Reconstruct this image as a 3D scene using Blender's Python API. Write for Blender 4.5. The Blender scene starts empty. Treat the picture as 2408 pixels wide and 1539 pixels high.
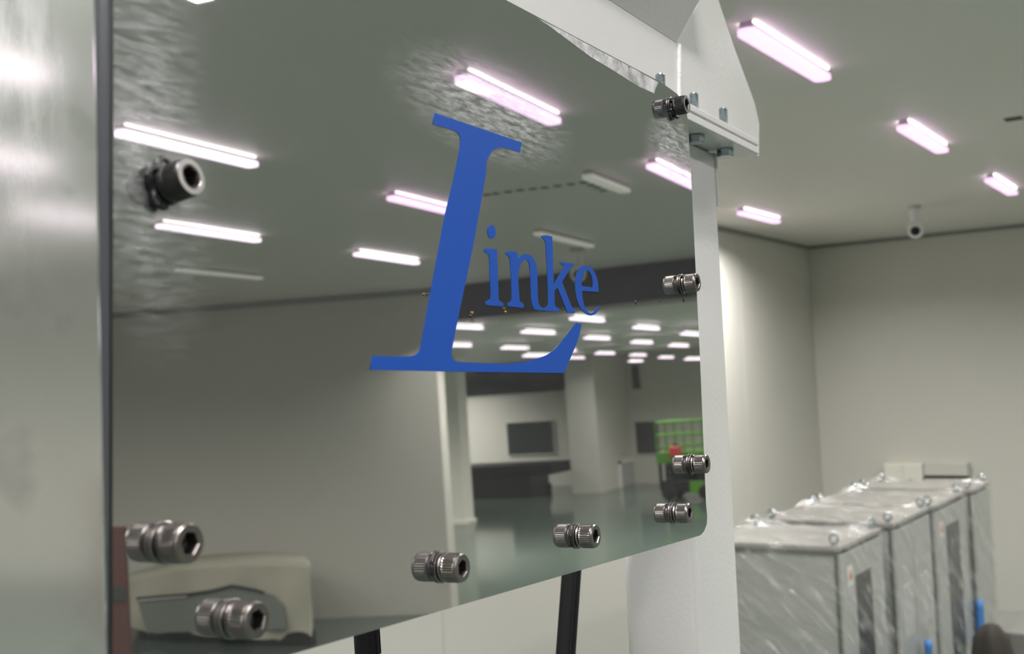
import bpy, bmesh, math, random
from mathutils import Vector, Matrix

random.seed(7)
SC = bpy.context.scene
COL = SC.collection

# ------------------------------------------------------------------ camera
FPX = 2688.262
RIGHT = Vector((0.55096064, -0.83332111, -0.04492544))
UP = Vector((-0.01515549, -0.06381546, 0.99784663))
FWD = Vector((0.8343936, 0.54909335, 0.0477892))
EYE = Vector((0, 0, 3.0))
cd = bpy.data.cameras.new('camera')
cam = bpy.data.objects.new('camera', cd); COL.objects.link(cam)
m = Matrix.Identity(4)
for i in range(3):
    m[i][0] = RIGHT[i]; m[i][1] = UP[i]; m[i][2] = -FWD[i]; m[i][3] = EYE[i]
cam.matrix_world = m
cd.sensor_width = 36.0
cd.sensor_fit = 'HORIZONTAL'
cd.lens = FPX / 2408 * 36
cd.clip_start = 0.02
cd.clip_end = 200
cd.dof.use_dof = True
cd.dof.focus_distance = 0.68
cd.dof.aperture_fstop = 15.0
SC.camera = cam

# ------------------------------------------------------------------ world, exposure
w = bpy.data.worlds.new('world'); SC.world = w
w.use_nodes = True
w.node_tree.nodes['Background'].inputs[0].default_value = (0.8, 0.85, 0.82, 1)
w.node_tree.nodes['Background'].inputs[1].default_value = 0.02
SC.view_settings.view_transform = 'Standard'
SC.view_settings.look = 'None'
SC.view_settings.exposure = 0.0
SC.view_settings.gamma = 1.0
SC.view_settings.use_curve_mapping = False
SC.cycles.max_bounces = 8
SC.cycles.diffuse_bounces = 4
SC.cycles.glossy_bounces = 5
SC.cycles.use_adaptive_sampling = True
SC.cycles.adaptive_threshold = 0.03
SC.cycles.sample_clamp_indirect = 6.0
SC.cycles.caustics_reflective = False
SC.cycles.caustics_refractive = False
SC.cycles.use_denoising = True
LAMP_POWER = 43.5
LAMP_COLOR = (1.0, 0.982, 0.945)
FAR_POWER = 66.0

# ------------------------------------------------------------------ geometry of the shot
def ray(px, py):
    return RIGHT * ((px - 1204.0) / FPX) - UP * ((py - 769.5) / FPX) + FWD

PN = Vector((0.06787014, -0.99761812, 0.01231773)).normalized()      # mirror sheet normal
PD = 0.275555
PU = Vector((0, 0, 1)).cross(PN).normalized()
PV = PN.cross(PU).normalized()

def sheet_hit(px, py, c=0.0):
    r = ray(px, py)
    return EYE + r * ((c - PD) / PN.dot(r))

PO = sheet_hit(1100, 700)

def pan(px, py, c=0.0):                        # a point of the sheet in its own axes
    d = sheet_hit(px, py, c) - PO
    return (d.dot(PU), d.dot(PV))

def hit(px, py, axis, val):                    # seen directly
    r = ray(px, py)
    return EYE + r * ((val - EYE[axis]) / r[axis])

def mir(px, py, axis, val):                    # seen in the mirror sheet: where the real thing stands
    p = sheet_hit(px, py)
    r = ray(px, py)
    r = r - PN * (2 * r.dot(PN))
    return p + r * ((val - p[axis]) / r[axis])

# ------------------------------------------------------------------ materials
def mat(name, color, rough=0.5, metal=0.0, spec=0.5, coat=0.0, emis=None, es=0.0,
        bump=0.0, bscale=40.0, var=0.0, vscale=3.0, stretch=(1, 1, 1), alpha=1.0, rvar=0.0):
    mt = bpy.data.materials.new(name)
    mt.use_nodes = True
    nt = mt.node_tree
    b = nt.nodes['Principled BSDF']
    b.inputs['Base Color'].default_value = (*color, 1)
    b.inputs['Roughness'].default_value = rough
    b.inputs['Metallic'].default_value = metal
    b.inputs['Specular IOR Level'].default_value = spec
    b.inputs['Coat Weight'].default_value = coat
    b.inputs['Coat Roughness'].default_value = 0.08
    b.inputs['Alpha'].default_value = alpha
    if emis:
        b.inputs['Emission Color'].default_value = (*emis, 1)
        b.inputs['Emission Strength'].default_value = es
    if bump or var or rvar:
        tc = nt.nodes.new('ShaderNodeTexCoord')
        mp = nt.nodes.new('ShaderNodeMapping')
        mp.inputs['Scale'].default_value = stretch
        nt.links.new(tc.outputs['Object'], mp.inputs['Vector'])
    if bump:
        n = nt.nodes.new('ShaderNodeTexNoise'); n.inputs['Scale'].default_value = bscale
        n.inputs['Detail'].default_value = 3
        bp = nt.nodes.new('ShaderNodeBump'); bp.inputs['Strength'].default_value = bump
        bp.inputs['Distance'].default_value = 0.002
        nt.links.new(mp.outputs[0], n.inputs['Vector'])
        nt.links.new(n.outputs['Fac'], bp.inputs['Height'])
        nt.links.new(bp.outputs['Normal'], b.inputs['Normal'])
    if var or rvar:
        n = nt.nodes.new('ShaderNodeTexNoise'); n.inputs['Scale'].default_value = vscale
        n.inputs['Detail'].default_value = 4
        nt.links.new(mp.outputs[0], n.inputs['Vector'])
        if var:
            mx = nt.nodes.new('ShaderNodeMix'); mx.data_type = 'RGBA'
            mx.inputs['A'].default_value = (*[c * (1 - var) for c in color], 1)
            mx.inputs['B'].default_value = (*[min(1, c * (1 + var)) for c in color], 1)
            nt.links.new(n.outputs['Fac'], mx.inputs['Factor'])
            nt.links.new(mx.outputs['Result'], b.inputs['Base Color'])
        if rvar:
            mr = nt.nodes.new('ShaderNodeMapRange')
            mr.inputs['To Min'].default_value = max(0, rough - rvar)
            mr.inputs['To Max'].default_value = rough + rvar
            nt.links.new(n.outputs['Fac'], mr.inputs['Value'])
            nt.links.new(mr.outputs['Result'], b.inputs['Roughness'])
    return mt

M = {}
M['wall'] = mat('wall_panel_paint', (0.65, 0.637, 0.585), 0.32, spec=0.4, var=0.02, vscale=0.6)
M['cove'] = mat('cove_shade_grey', (0.27, 0.275, 0.25), 0.5)  # dark trim tone also carries the soft shade along the ceiling corners
M['joint'] = mat('joint_grey', (0.42, 0.43, 0.38), 0.6)
M['ceiling'] = mat('ceiling_paint', (0.87, 0.84, 0.795), 0.42, spec=0.35, var=0.02, vscale=0.5)
M['floor'] = mat('green_epoxy', (0.075, 0.102, 0.086), 0.10, spec=0.18, coat=0.0, var=0.12, vscale=0.8, bump=0.05, bscale=2.0)
M['navy'] = mat('dark_header', (0.035, 0.042, 0.055), 0.25)
M['dark'] = mat('dark_slot', (0.05, 0.055, 0.045), 0.7)
M['white'] = mat('white_machine_paint', (0.67, 0.655, 0.655), 0.16, spec=0.5, bump=0.12, bscale=220, var=0.02, vscale=12)
M['weld'] = mat('painted_weld', (0.67, 0.655, 0.655), 0.12, bump=0.6, bscale=260)
M['zinc'] = mat('zinc_plated', (0.36, 0.42, 0.45), 0.2, metal=1.0, var=0.15, vscale=400)
M['steel'] = mat('socket_screw_steel', (0.27, 0.245, 0.24), 0.30, metal=1.0, var=0.2, vscale=300)
M['blacksteel'] = mat('black_oxide_steel', (0.07, 0.068, 0.07), 0.35, metal=0.8, var=0.3, vscale=250)
M['rimsteel'] = mat('worn_bright_rim', (0.36, 0.34, 0.33), 0.35, metal=1.0)
M['hole'] = mat('socket_hole', (0.05, 0.045, 0.045), 0.45, metal=0.5)
M['sealant'] = mat('black_sealant', (0.012, 0.012, 0.014), 0.35, bump=0.5, bscale=600)
M['blue'] = mat('blue_vinyl', (0.014, 0.072, 0.365), 0.45, spec=0.12)
M['rubber'] = mat('black_rubber', (0.006, 0.006, 0.007), 0.6, spec=0.2)
M['lampbody'] = mat('lamp_body', (0.5, 0.5, 0.48), 0.4)
M['lampoff'] = mat('lamp_dim_diffuser', (0.93, 0.93, 0.88), 0.35, emis=(1.0, 0.99, 0.90), es=0.30)
M['lamp_pink'] = mat('lamp_diffuser_pink', (0.8, 0.8, 0.8), 0.5, emis=(1.35, 0.74, 1.35), es=1.0)
M['lamp_rose'] = mat('lamp_diffuser_rose', (0.8, 0.8, 0.8), 0.5, emis=(2.7, 1.6, 2.7), es=1.0)
M['lamp_white'] = mat('lamp_diffuser_white', (0.8, 0.8, 0.8), 0.5, emis=(3.2, 2.6, 3.2), es=1.0)
M['glowstrip'] = mat('added_glow_strip', (0.8, 0.8, 0.8), 0.5, emis=(1.0, 0.98, 0.95), es=9.0)
M['cabinet'] = mat('cabinet_paint', (0.43, 0.44, 0.415), 0.3, var=0.02, vscale=2)
M['cabtop'] = mat('cabinet_top_paint', (0.345, 0.328, 0.308), 0.25)
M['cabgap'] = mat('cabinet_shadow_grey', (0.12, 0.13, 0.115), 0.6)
M['cabglass'] = mat('cabinet_window_smoke', (0.045, 0.048, 0.048), 0.25)
M['tag'] = mat('warning_sticker', (0.75, 0.73, 0.68), 0.5)
M['tagred'] = mat('warning_red', (0.55, 0.16, 0.11), 0.5)
M['labelgrey'] = mat('label_grey', (0.5, 0.51, 0.5), 0.5)
M['tape'] = mat('blue_wrap', (0.04, 0.15, 0.40), 0.45)
M['brown'] = mat('brown_cloth', (0.028, 0.024, 0.020), 0.9, bump=0.5, bscale=20)
M['camwhite'] = mat('camera_shell', (0.8, 0.8, 0.78), 0.3)
M['lens'] = mat('camera_lens', (0.01, 0.012, 0.012), 0.1)
M['glassdark'] = mat('dark_window_glass', (0.03, 0.037, 0.038), 0.10, spec=0.8)
M['column'] = mat('column_paint', (0.86, 0.845, 0.76), 0.3)
M['tarp'] = mat('beige_cover', (0.46, 0.45, 0.36), 0.55, bump=0.3, bscale=12)
M['machinegrey'] = mat('machine_grey', (0.20, 0.215, 0.195), 0.4)
M['black'] = mat('black_paint', (0.012, 0.012, 0.014), 0.4)
M['granite'] = mat('black_granite', (0.010, 0.010, 0.011), 0.6, spec=0.2)
M['green'] = mat('lift_green', (0.11, 0.33, 0.02), 0.4)
M['red'] = mat('red_paint', (0.65, 0.06, 0.05), 0.4)
M['dullred'] = mat('dull_red_paint', (0.12, 0.05, 0.045), 0.5)
M['orange'] = mat('orange_dirt', (0.30, 0.16, 0.03), 0.7)
M['doorgrey'] = mat('door_grey', (0.45, 0.46, 0.45), 0.35)


def film_material():
    mt = bpy.data.materials.new('clear_wrap_film'); mt.use_nodes = True
    nt = mt.node_tree; nt.nodes.clear()
    out = nt.nodes.new('ShaderNodeOutputMaterial')
    tr = nt.nodes.new('ShaderNodeBsdfTransparent')
    gl = nt.nodes.new('ShaderNodeBsdfGlossy'); gl.inputs['Roughness'].default_value = 0.14
    df = nt.nodes.new('ShaderNodeBsdfDiffuse'); df.inputs['Color'].default_value = (0.72, 0.74, 0.72, 1)
    tc = nt.nodes.new('ShaderNodeTexCoord'); mp = nt.nodes.new('ShaderNodeMapping')
    mp.vector_type = 'TEXTURE'
    mp.inputs['Rotation'].default_value = (0.72, 0.55, 0.2); mp.inputs['Scale'].default_value = (0.9, 0.9, 0.16)
    n = nt.nodes.new('ShaderNodeTexNoise'); n.inputs['Scale'].default_value = 2.2
    n.inputs['Detail'].default_value = 5; n.inputs['Distortion'].default_value = 1.6
    bp = nt.nodes.new('ShaderNodeBump'); bp.inputs['Strength'].default_value = 0.6
    bp.inputs['Distance'].default_value = 0.05
    mr = nt.nodes.new('ShaderNodeMapRange')
    mr.inputs['From Min'].default_value = 0.50; mr.inputs['From Max'].default_value = 0.74
    mr.inputs['To Min'].default_value = 0.0; mr.inputs['To Max'].default_value = 0.36
    m1 = nt.nodes.new('ShaderNodeMixShader'); m2 = nt.nodes.new('ShaderNodeMixShader')
    L = nt.links.new
    L(tc.outputs['Object'], mp.inputs['Vector']); L(mp.outputs[0], n.inputs['Vector'])
    L(n.outputs['Fac'], bp.inputs['Height']); L(bp.outputs['Normal'], gl.inputs['Normal'])
    L(n.outputs['Fac'], mr.inputs['Value']); L(mr.outputs['Result'], m1.inputs['Fac'])
    L(tr.outputs[0], m1.inputs[1]); L(df.outputs[0], m1.inputs[2])
    m2.inputs['Fac'].default_value = 0.16
    L(m1.outputs[0], m2.inputs[1]); L(gl.outputs[0], m2.inputs[2])
    L(m2.outputs[0], out.inputs['Surface'])
    return mt
M['film'] = film_material()


def mirror_material(name, base, rough, blobs, haze_rough, haze_amount, stretch, amount_all, dirt=0.0, nscale=60):
    """polished sheet: a clear mirror lobe plus scuffed places (object space) with a rough lobe, lightened as lamp haze"""
    mt = bpy.data.materials.new(name); mt.use_nodes = True
    nt = mt.node_tree; nt.nodes.clear()
    L = nt.links.new
    N = nt.nodes.new
    out = N('ShaderNodeOutputMaterial')
    a = N('ShaderNodeBsdfPrincipled'); a.inputs['Metallic'].default_value = 1
    a.inputs['Base Color'].default_value = (*base, 1); a.inputs['Roughness'].default_value = rough
    h = N('ShaderNodeBsdfPrincipled'); h.inputs['Metallic'].default_value = 0.45
    h.inputs['Base Color'].default_value = (min(1, base[0] * 1.45), min(1, base[1] * 1.45), min(1, base[2] * 1.55), 1)  # scuff colour lightened to stand in for haze around mirrored lamps
    h.inputs['Roughness'].default_value = haze_rough
    tc = N('ShaderNodeTexCoord')
    mp = N('ShaderNodeMapping'); mp.inputs['Scale'].default_value = stretch
    L(tc.outputs['Object'], mp.inputs['Vector'])
    n = N('ShaderNodeTexNoise'); n.inputs['Scale'].default_value = nscale; n.inputs['Detail'].default_value = 6
    n.inputs['Roughness'].default_value = 0.65
    L(mp.outputs[0], n.inputs['Vector'])
    total = None
    for (cx, cy, rx, ry, amt) in blobs:
        sub = N('ShaderNodeVectorMath'); sub.operation = 'SUBTRACT'; sub.inputs[1].default_value = (cx, cy, 0)
        mul = N('ShaderNodeVectorMath'); mul.operation = 'MULTIPLY'; mul.inputs[1].default_value = (1 / rx, 1 / ry, 0)
        ln = N('ShaderNodeVectorMath'); ln.operation = 'LENGTH'
        mr = N('ShaderNodeMapRange'); mr.interpolation_type = 'SMOOTHSTEP'
        mr.inputs['From Min'].default_value = 1.0; mr.inputs['From Max'].default_value = 0.2
        mr.inputs['To Min'].default_value = 0.0; mr.inputs['To Max'].default_value = amt
        L(tc.outputs['Object'], sub.inputs[0]); L(sub.outputs[0], mul.inputs[0]); L(mul.outputs[0], ln.inputs[0])
        L(ln.outputs['Value'], mr.inputs['Value'])
        if total is None:
            total = mr.outputs['Result']
        else:
            ad = N('ShaderNodeMath'); ad.operation = 'ADD'
            L(total, ad.inputs[0]); L(mr.outputs['Result'], ad.inputs[1]); total = ad.outputs[0]
    r = N('ShaderNodeMapRange')
    r.inputs['From Min'].default_value = 0.38; r.inputs['From Max'].default_value = 0.68
    L(n.outputs['Fac'], r.inputs['Value'])
    if total is not None:
        ml = N('ShaderNodeMath'); ml.operation = 'MULTIPLY'
        L(total, ml.inputs[0]); L(r.outputs['Result'], ml.inputs[1])
        ad = N('ShaderNodeMath'); ad.operation = 'ADD'; ad.use_clamp = True
        L(ml.outputs[0], ad.inputs[0]); ad.inputs[1].default_value = amount_all
        fac = ad.outputs[0]
        bp = N('ShaderNodeBump'); bp.inputs['Strength'].default_value = haze_amount
        bp.inputs['Distance'].default_value = 0.0006
        L(n.outputs['Fac'], bp.inputs['Height']); L(bp.outputs['Normal'], h.inputs['Normal'])
    mx = N('ShaderNodeMixShader')
    if total is not None:
        L(fac, mx.inputs['Fac'])
    else:
        mx.inputs['Fac'].default_value = amount_all
    L(a.outputs[0], mx.inputs[1]); L(h.outputs[0], mx.inputs[2])
    res = mx.outputs[0]
    if dirt:
        n2 = N('ShaderNodeTexNoise'); n2.inputs['Scale'].default_value = 45; n2.inputs['Detail'].default_value = 2
        L(tc.outputs['Object'], n2.inputs['Vector'])
        r2 = N('ShaderNodeMapRange'); r2.inputs['From Min'].default_value = 0.60; r2.inputs['From Max'].default_value = 0.85
        r2.inputs['To Max'].default_value = dirt
        L(n2.outputs['Fac'], r2.inputs['Value'])
        d = N('ShaderNodeBsdfDiffuse'); d.inputs['Color'].default_value = (0.16, 0.15, 0.14, 1)
        m3 = N('ShaderNodeMixShader'); L(r2.outputs['Result'], m3.inputs['Fac'])
        L(res, m3.inputs[1]); L(d.outputs[0], m3.inputs[2]); res = m3.outputs[0]
    L(res, out.inputs['Surface'])
    return mt

# ------------------------------------------------------------------ builders
class MB:
    def __init__(s):
        s.bm = bmesh.new()

    def box(s, x0, x1, y0, y1, z0, z1):
        vs = [s.bm.verts.new(p) for p in ((x0, y0, z0), (x1, y0, z0), (x1, y1, z0), (x0, y1, z0),
                                          (x0, y0, z1), (x1, y0, z1), (x1, y1, z1), (x0, y1, z1))]
        for f in ((0, 3, 2, 1), (4, 5, 6, 7), (0, 1, 5, 4), (1, 2, 6, 5), (2, 3, 7, 6), (3, 0, 4, 7)):
            s.bm.faces.new([vs[i] for i in f])
        return s

    def prism(s, pts, z0, z1):                  # polygon in xy, extruded in z
        a = [s.bm.verts.new((p[0], p[1], z0)) for p in pts]
        b = [s.bm.verts.new((p[0], p[1], z1)) for p in pts]
        n = len(pts)
        s.bm.faces.new(list(reversed(a))); s.bm.faces.new(b)
        for i in range(n):
            s.bm.faces.new((a[i], a[(i + 1) % n], b[(i + 1) % n], b[i]))
        return s

    def lathe(s, prof, n=32, center=(0, 0), wob=None):   # profile (r, z) about the z axis
        rings = []
        for (r, z) in prof:
            ring = []
            for k in range(n):
                t = 2 * math.pi * k / n
                rr = r * (wob(k, z) if wob else 1)
                ring.append(s.bm.verts.new((center[0] + rr * math.cos(t), center[1] + rr * math.sin(t), z)))
            rings.append(ring)
        for i in range(len(rings) - 1):
            for k in range(n):
                s.bm.faces.new((rings[i][k], rings[i][(k + 1) % n], rings[i + 1][(k + 1) % n], rings[i + 1][k]))
        s.bm.faces.new(list(reversed(rings[0]))); s.bm.faces.new(rings[-1])
        return s

    def tube(s, pts, r, n=10, flat=1.0):
        pts = [Vector(p) for p in pts]
        rings = []
        prev = None
        for i, p in enumerate(pts):
            t = (pts[min(i + 1, len(pts) - 1)] - pts[max(i - 1, 0)]).normalized()
            if prev is None:
                a = t.orthogonal().normalized()
            else:
                a = (prev - t * prev.dot(t)).normalized()
            prev = a
            b = t.cross(a)
            rings.append([s.bm.verts.new(p + a * (r * math.cos(2 * math.pi * k / n)) + b * (r * flat * math.sin(2 * math.pi * k / n))) for k in range(n)])
        for i in range(len(rings) - 1):
            for k in range(n):
                s.bm.faces.new((rings[i][k], rings[i][(k + 1) % n], rings[i + 1][(k + 1) % n], rings[i + 1][k]))
        s.bm.faces.new(list(reversed(rings[0]))); s.bm.faces.new(rings[-1])
        return s

    def build(s, name, material, parent=None, bevel=0.0, smooth=False, segs=2):
        bmesh.ops.recalc_face_normals(s.bm, faces=s.bm.faces)
        me = bpy.data.meshes.new(name); s.bm.to_mesh(me); s.bm.free()
        o = bpy.data.objects.new(name, me); COL.objects.link(o)
        me.materials.append(material)
        if parent:
            o.parent = parent
        if bevel:
            bv = o.modifiers.new('bevel', 'BEVEL'); bv.width = bevel; bv.segments = segs; bv.limit_method = 'ANGLE'
            bv.angle_limit = math.radians(40)
        if smooth:
            for p in me.polygons:
                p.use_smooth = True
            if smooth == 'auto':
                for p in me.polygons:
                    p.use_smooth = len(p.vertices) == 4
        return o


def empty(name, loc=(0, 0, 0), matrix=None):
    o = bpy.data.objects.new(name, None); COL.objects.link(o)
    o.empty_display_size = 0.05
    if matrix is not None:
        o.matrix_world = matrix
    else:
        o.location = loc
    return o


def tag(o, label, cat, group=None):
    o['label'] = label; o['category'] = cat
    if group:
        o['group'] = group
    return o


def structure(o):
    o['kind'] = 'structure'
    return o


def copy_tree(o, parent=None):
    c = o.copy(); COL.objects.link(c)
    if parent:
        c.parent = parent
    for ch in list(o.children):
        copy_tree(ch, c)
    return c


def axes(x, y, z, loc):
    mm = Matrix.Identity(4)
    for i in range(3):
        mm[i][0] = x[i]; mm[i][1] = y[i]; mm[i][2] = z[i]; mm[i][3] = loc[i]
    return mm

# ================================================================== THE HALL (setting)
HC = 4.604                    # ceiling of this hall
WL = 4.95                     # wall behind the machine
XB = 14.70                    # wall behind the cabinets
H2 = 4.06                     # lower ceiling of the hall beyond the opening

structure(MB().box(-9, 36, -32, 5.4, -0.2, 0.0).build('floor', M['floor']))
ceiling = structure(MB().box(-9, 14.75, -15.2, 5.4, HC, HC + 0.15).build('ceiling', M['ceiling']))

wl = structure(MB().box(-9, 15.0, WL + 0.02, WL + 0.2, 0, HC).build('wall_left', M['joint']))
seams = [-9] + [6.47 + 2.9 * k for k in range(-5, 3)] + [14.7]
for a, b in zip(seams[:-1], seams[1:]):
    MB().box(a + 0.003, b - 0.003, WL, WL + 0.021, 0.0, HC - 0.002).build('panel', M['wall'], wl, bevel=0.003)
structure(MB().box(XB, XB + 0.2, -2.7, WL, 0, HC).build('wall_back', M['wall']))
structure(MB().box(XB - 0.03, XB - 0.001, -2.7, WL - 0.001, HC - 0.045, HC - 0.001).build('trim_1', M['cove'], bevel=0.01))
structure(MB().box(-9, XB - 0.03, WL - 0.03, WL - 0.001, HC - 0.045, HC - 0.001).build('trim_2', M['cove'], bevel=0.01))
# wall left of the opening, seen in the mirror sheet, slightly askew
structure(MB().prism([(14.20, -7.47), (11.62, -15.2), (11.84, -15.2), (14.40, -7.47)], 0, HC).build('wall_right', M['wall']))
structure(MB().box(-9, 12.2, -15.4, -15.2, 0, HC).build('wall_side', M['wall']))
structure(MB().box(-9.2, -9, -15.2, 5.2, 0, HC).build('wall_front', M['wall']))
structure(MB().box(14.2, 14.4, -7.47, -2.7, 4.12, HC).build('trim_3', M['navy']))
structure(MB().box(14.4, 14.7, -2.9, -2.7, 0, HC).build('trim_4', M['wall']))
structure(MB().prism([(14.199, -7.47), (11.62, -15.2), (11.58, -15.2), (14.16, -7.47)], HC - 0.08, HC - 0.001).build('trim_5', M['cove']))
# the hall beyond
structure(MB().box(14.4, 36, -32, 0.2, H2, H2 + 0.15).build('ceiling.001', M['ceiling']))
structure(MB().box(34.0, 34.2, -32, 0.2, 0, H2).build('wall_far', M['wall']))
structure(MB().box(14.9, 34, 0.0, 0.2, 0, H2).build('wall_side.001', M['wall']))
structure(MB().box(12.2, 34, -32.2, -32, 0, H2).build('wall_side.002', M['wall']))
structure(MB().box(12.2, 12.4, -32, -15.4, 0, H2).build('wall_right.001', M['wall']))

# small dark slots let into the ceiling, their dashed outline is seen in the mirror sheet
def slot(p, sx, sy):
    MB().box(p.x - sx / 2, p.x + sx / 2, p.y - sy / 2, p.y + sy / 2, HC - 0.006, HC + 0.004).build('vent_slot', M['dark'], ceiling)
row = [(1144, 458), (1166, 455), (1195, 451), (1223, 447), (1253, 444), (1281, 441), (1311, 437), (1342, 433), (1372, 429)]
for p in row:
    slot(mir(p[0], p[1], 2, HC), 0.06, 0.055)
for p in [(1390, 435), (1404, 441), (1417, 448)]:
    slot(mir(p[0], p[1], 2, HC), 0.06, 0.055)
slot(hit(2384, 279, 2, HC), 0.10, 0.11)

# ================================================================== CEILING LAMPS
def lamp(name, p, q, z, label, group, on=True, light=True, hang=None, power=None, tint='lamp_white', spread=150):
    """linear lamp from p to q (x, y), diffuser underside at z"""
    L = math.hypot(q[0] - p[0], q[1] - p[1]); ang = math.atan2(q[1] - p[1], q[0] - p[0])
    r = empty(name)
    r.matrix_world = Matrix.Translation(((p[0] + q[0]) / 2, (p[1] + q[1]) / 2, z)) @ Matrix.Rotation(ang, 4, 'Z')
    tag(r, label, 'lamp', group)
    hl = L / 2
    top = hang if hang else 0.062
    MB().box(-hl + 0.02, hl - 0.02, -0.032, 0.032, 0.030, min(top, 0.062)).build('housing', M['lampbody'], r)
    # rounded diffuser tray
    pts = []
    for sx in (1, -1):
        for k in range(7):
            t = math.pi / 2 - math.pi * k / 6
            pts.append((sx * (hl - 0.03) + sx * 0.03 * math.cos(t), sx * 0.046 * math.sin(t)))
    MB().prism(pts, 0.0, 0.006).build('diffuser', M[tint] if on else M['lampoff'], r)
    MB().prism([(x * 1.0, y * 0.98) for x, y in pts], 0.006, 0.026).build('diffuser_rim', M[tint] if on else M['lampoff'], r)
    if on:
        MB().box(-hl + 0.03, hl - 0.03, -0.036, 0.036, min(top, 0.062) - 0.008, min(top, 0.062) - 0.004).build('ceiling_glow_strip', M['glowstrip'], r)  # added glowing strip, imitates the lamp's glow on the ceiling
    if hang and hang > 0.1:
        for sx in (-1, 1):
            MB().tube([(sx * hl * 0.7, 0, 0.05), (sx * hl * 0.7, 0, hang)], 0.006, 6).build('hanger', M['lampbody'], r)
    if on and light:
        ld = bpy.data.lights.new('lamp_light', 'AREA'); ld.shape = 'RECTANGLE'
        ld.size = L * 0.96; ld.size_y = 0.085
        ld.energy = power or LAMP_POWER; ld.color = LAMP_COLOR; ld.spread = math.radians(spread)
        lo = bpy.data.objects.new('lamp_light', ld); COL.objects.link(lo)
        lo.parent = r; lo.location = (0, 0, -0.004)
    return r

ZL = HC - 0.062
# the four seen directly
for a, b, lab in [((1754, 78), (1936, 192), 'largest lit lamp on the ceiling, right above the white gusset plate'),
                  ((2122, 303), (2218, 360), 'lit ceiling lamp second in the row after the largest one'),
                  ((2326, 426), (2384, 459), 'smallest lit ceiling lamp, third and farthest of the row'),
                  ((1736, 504), (1833, 525), 'lit ceiling lamp close to the wall corner beside the white post')]:
    p = hit(*a, 2, ZL); q = hit(*b, 2, ZL); y = (p.y + q.y) / 2
    lamp('ceiling_lamp', (p.x, y), (q.x, y), ZL, lab, 'lamps seen directly', tint='lamp_pink', power=LAMP_POWER * (2.0 if y > 4 else 1.1),
         spread=138 if p.x < 7 else (150 if p.x < 10 else 159))
# seen in the mirror sheet, this hall
taken = []
for a, b, on, full, lab in [
        ((1080, 190), (1310, 293), True, True, 'lit lamp mirrored just above the top of the big blue letter'),
        ((835, 601), (983, 622), True, True, 'lit lamp mirrored left of the big blue letter, lowest of the three there'),
        ((268, 318), (605, 393), True, True, 'lit lamp mirrored across the upper left corner screw'),
        ((372, 535), (608, 570), True, True, 'lit lamp mirrored below the upper left corner screw'),
        ((912, 470), (1052, 499), True, False, 'lit lamp mirrored with its end behind the stem of the big blue letter'),
        ((1519, 395), (1625, 430), True, False, 'lit lamp mirrored at the right edge under the corner screw'),
        ((1382, 418), (1470, 455), False, True, 'dimly glowing white lamp mirrored at the end of the dashed ceiling slots'),
        ((1263, 552), (1391, 583), False, True, 'dimly glowing white lamp mirrored behind the letter k'),
        ((415, 638), (615, 658), False, True, 'dimly glowing white lamp mirrored low left above the wall edge')]:
    p = mir(*a, 2, ZL); q = mir(*b, 2, ZL); y = (p.y + q.y) / 2
    x1 = q.x if full else p.x + 1.2
    lamp('ceiling_lamp', (p.x, y), (x1, y), ZL, lab, 'lamps seen in the mirror sheet', on, tint='lamp_rose' if a[0] > 900 else 'lamp_white')
# the rest of the grid, outside the picture
for x in (-6.6, -3.7, -0.8, 2.1):
    for y in (1.95, -0.15, -2.2, -4.25, -6.3, -8.35, -10.6, -12.9):
        if (x, y) == (2.1, -4.25):
            x = 3.1
        lamp('ceiling_lamp', (x, y), (x + 1.2, y), ZL, 'lit ceiling lamp of the grid overhead, outside the picture', 'lamps outside the picture')
for x, y in [(5.0, -0.15), (7.9, -0.15), (10.8, -0.15), (10.8, -2.2), (5.0, -6.3), (5.0, -8.35), (7.6, -8.35), (5.0, -10.6), (7.9, -10.6), (5.0, -12.9), (7.9, -12.9)]:
    lamp('ceiling_lamp', (x, y), (x + 1.2, y), ZL, 'lit ceiling lamp of the grid overhead, outside the picture', 'lamps outside the picture')
# the hall beyond the opening: position along the line of sight from the lamp's apparent length
far = [((1050, 771), (1137, 775)), ((1230, 782), (1306, 788)), ((1045, 814), (1109, 817)), ((1181, 820), (1244, 823)), ((1233, 838), (1298, 841)),
       ((1345, 752), (1422, 758)), ((1377, 796), (1434, 801)), ((1310, 826), (1355, 828)), ((1336, 843), (1374, 845)), ((1402, 832), (1445, 835)),
       ((1493, 771), (1550, 778)), ((1487, 806), (1534, 810)), ((1483, 836), (1519, 839)), ((1480, 850), (1511, 853)),
       ((1605, 786), (1652, 792)), ((1576, 813), (1618, 818)), ((1551, 841), (1583, 845)), ((1613, 845), (1650, 849))]
far_labels = ['small lit lamp mirrored right of the big letter stem, upper of two there',
    'small lit lamp mirrored inside the curl of the big letter, uppermost',
    'small lit lamp mirrored right of the big letter stem, lower of two there',
    'small lit lamp mirrored inside the curl of the big letter, middle one',
    'small lit lamp mirrored lowest inside the curl, partly behind the blue',
    'small lit lamp mirrored at the tip of the curl under letter e',
    'small lit lamp mirrored just right of the curl tip, one row lower',
    'small lit lamp peeping out behind the right side of the blue curl',
    'small lit lamp mirrored at the outer lower corner of the blue curl',
    'small lit lamp mirrored between the blue curl and the pier edge, lowest there',
    'topmost of the stack of four small lit lamps mirrored right of the pier',
    'second from the top of four stacked lamps mirrored right of the pier',
    'third from the top of four stacked lamps mirrored right of the pier',
    'lowest of the stack of four small lit lamps mirrored right of the pier',
    'small lit lamp cut by the right edge of the sheet, upper one',
    'small lit lamp mirrored between the stack of four and the right edge, upper',
    'small lit lamp mirrored between the stack of four and the right edge, lower',
    'small lit lamp cut by the right edge of the sheet, lower one']
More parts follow.
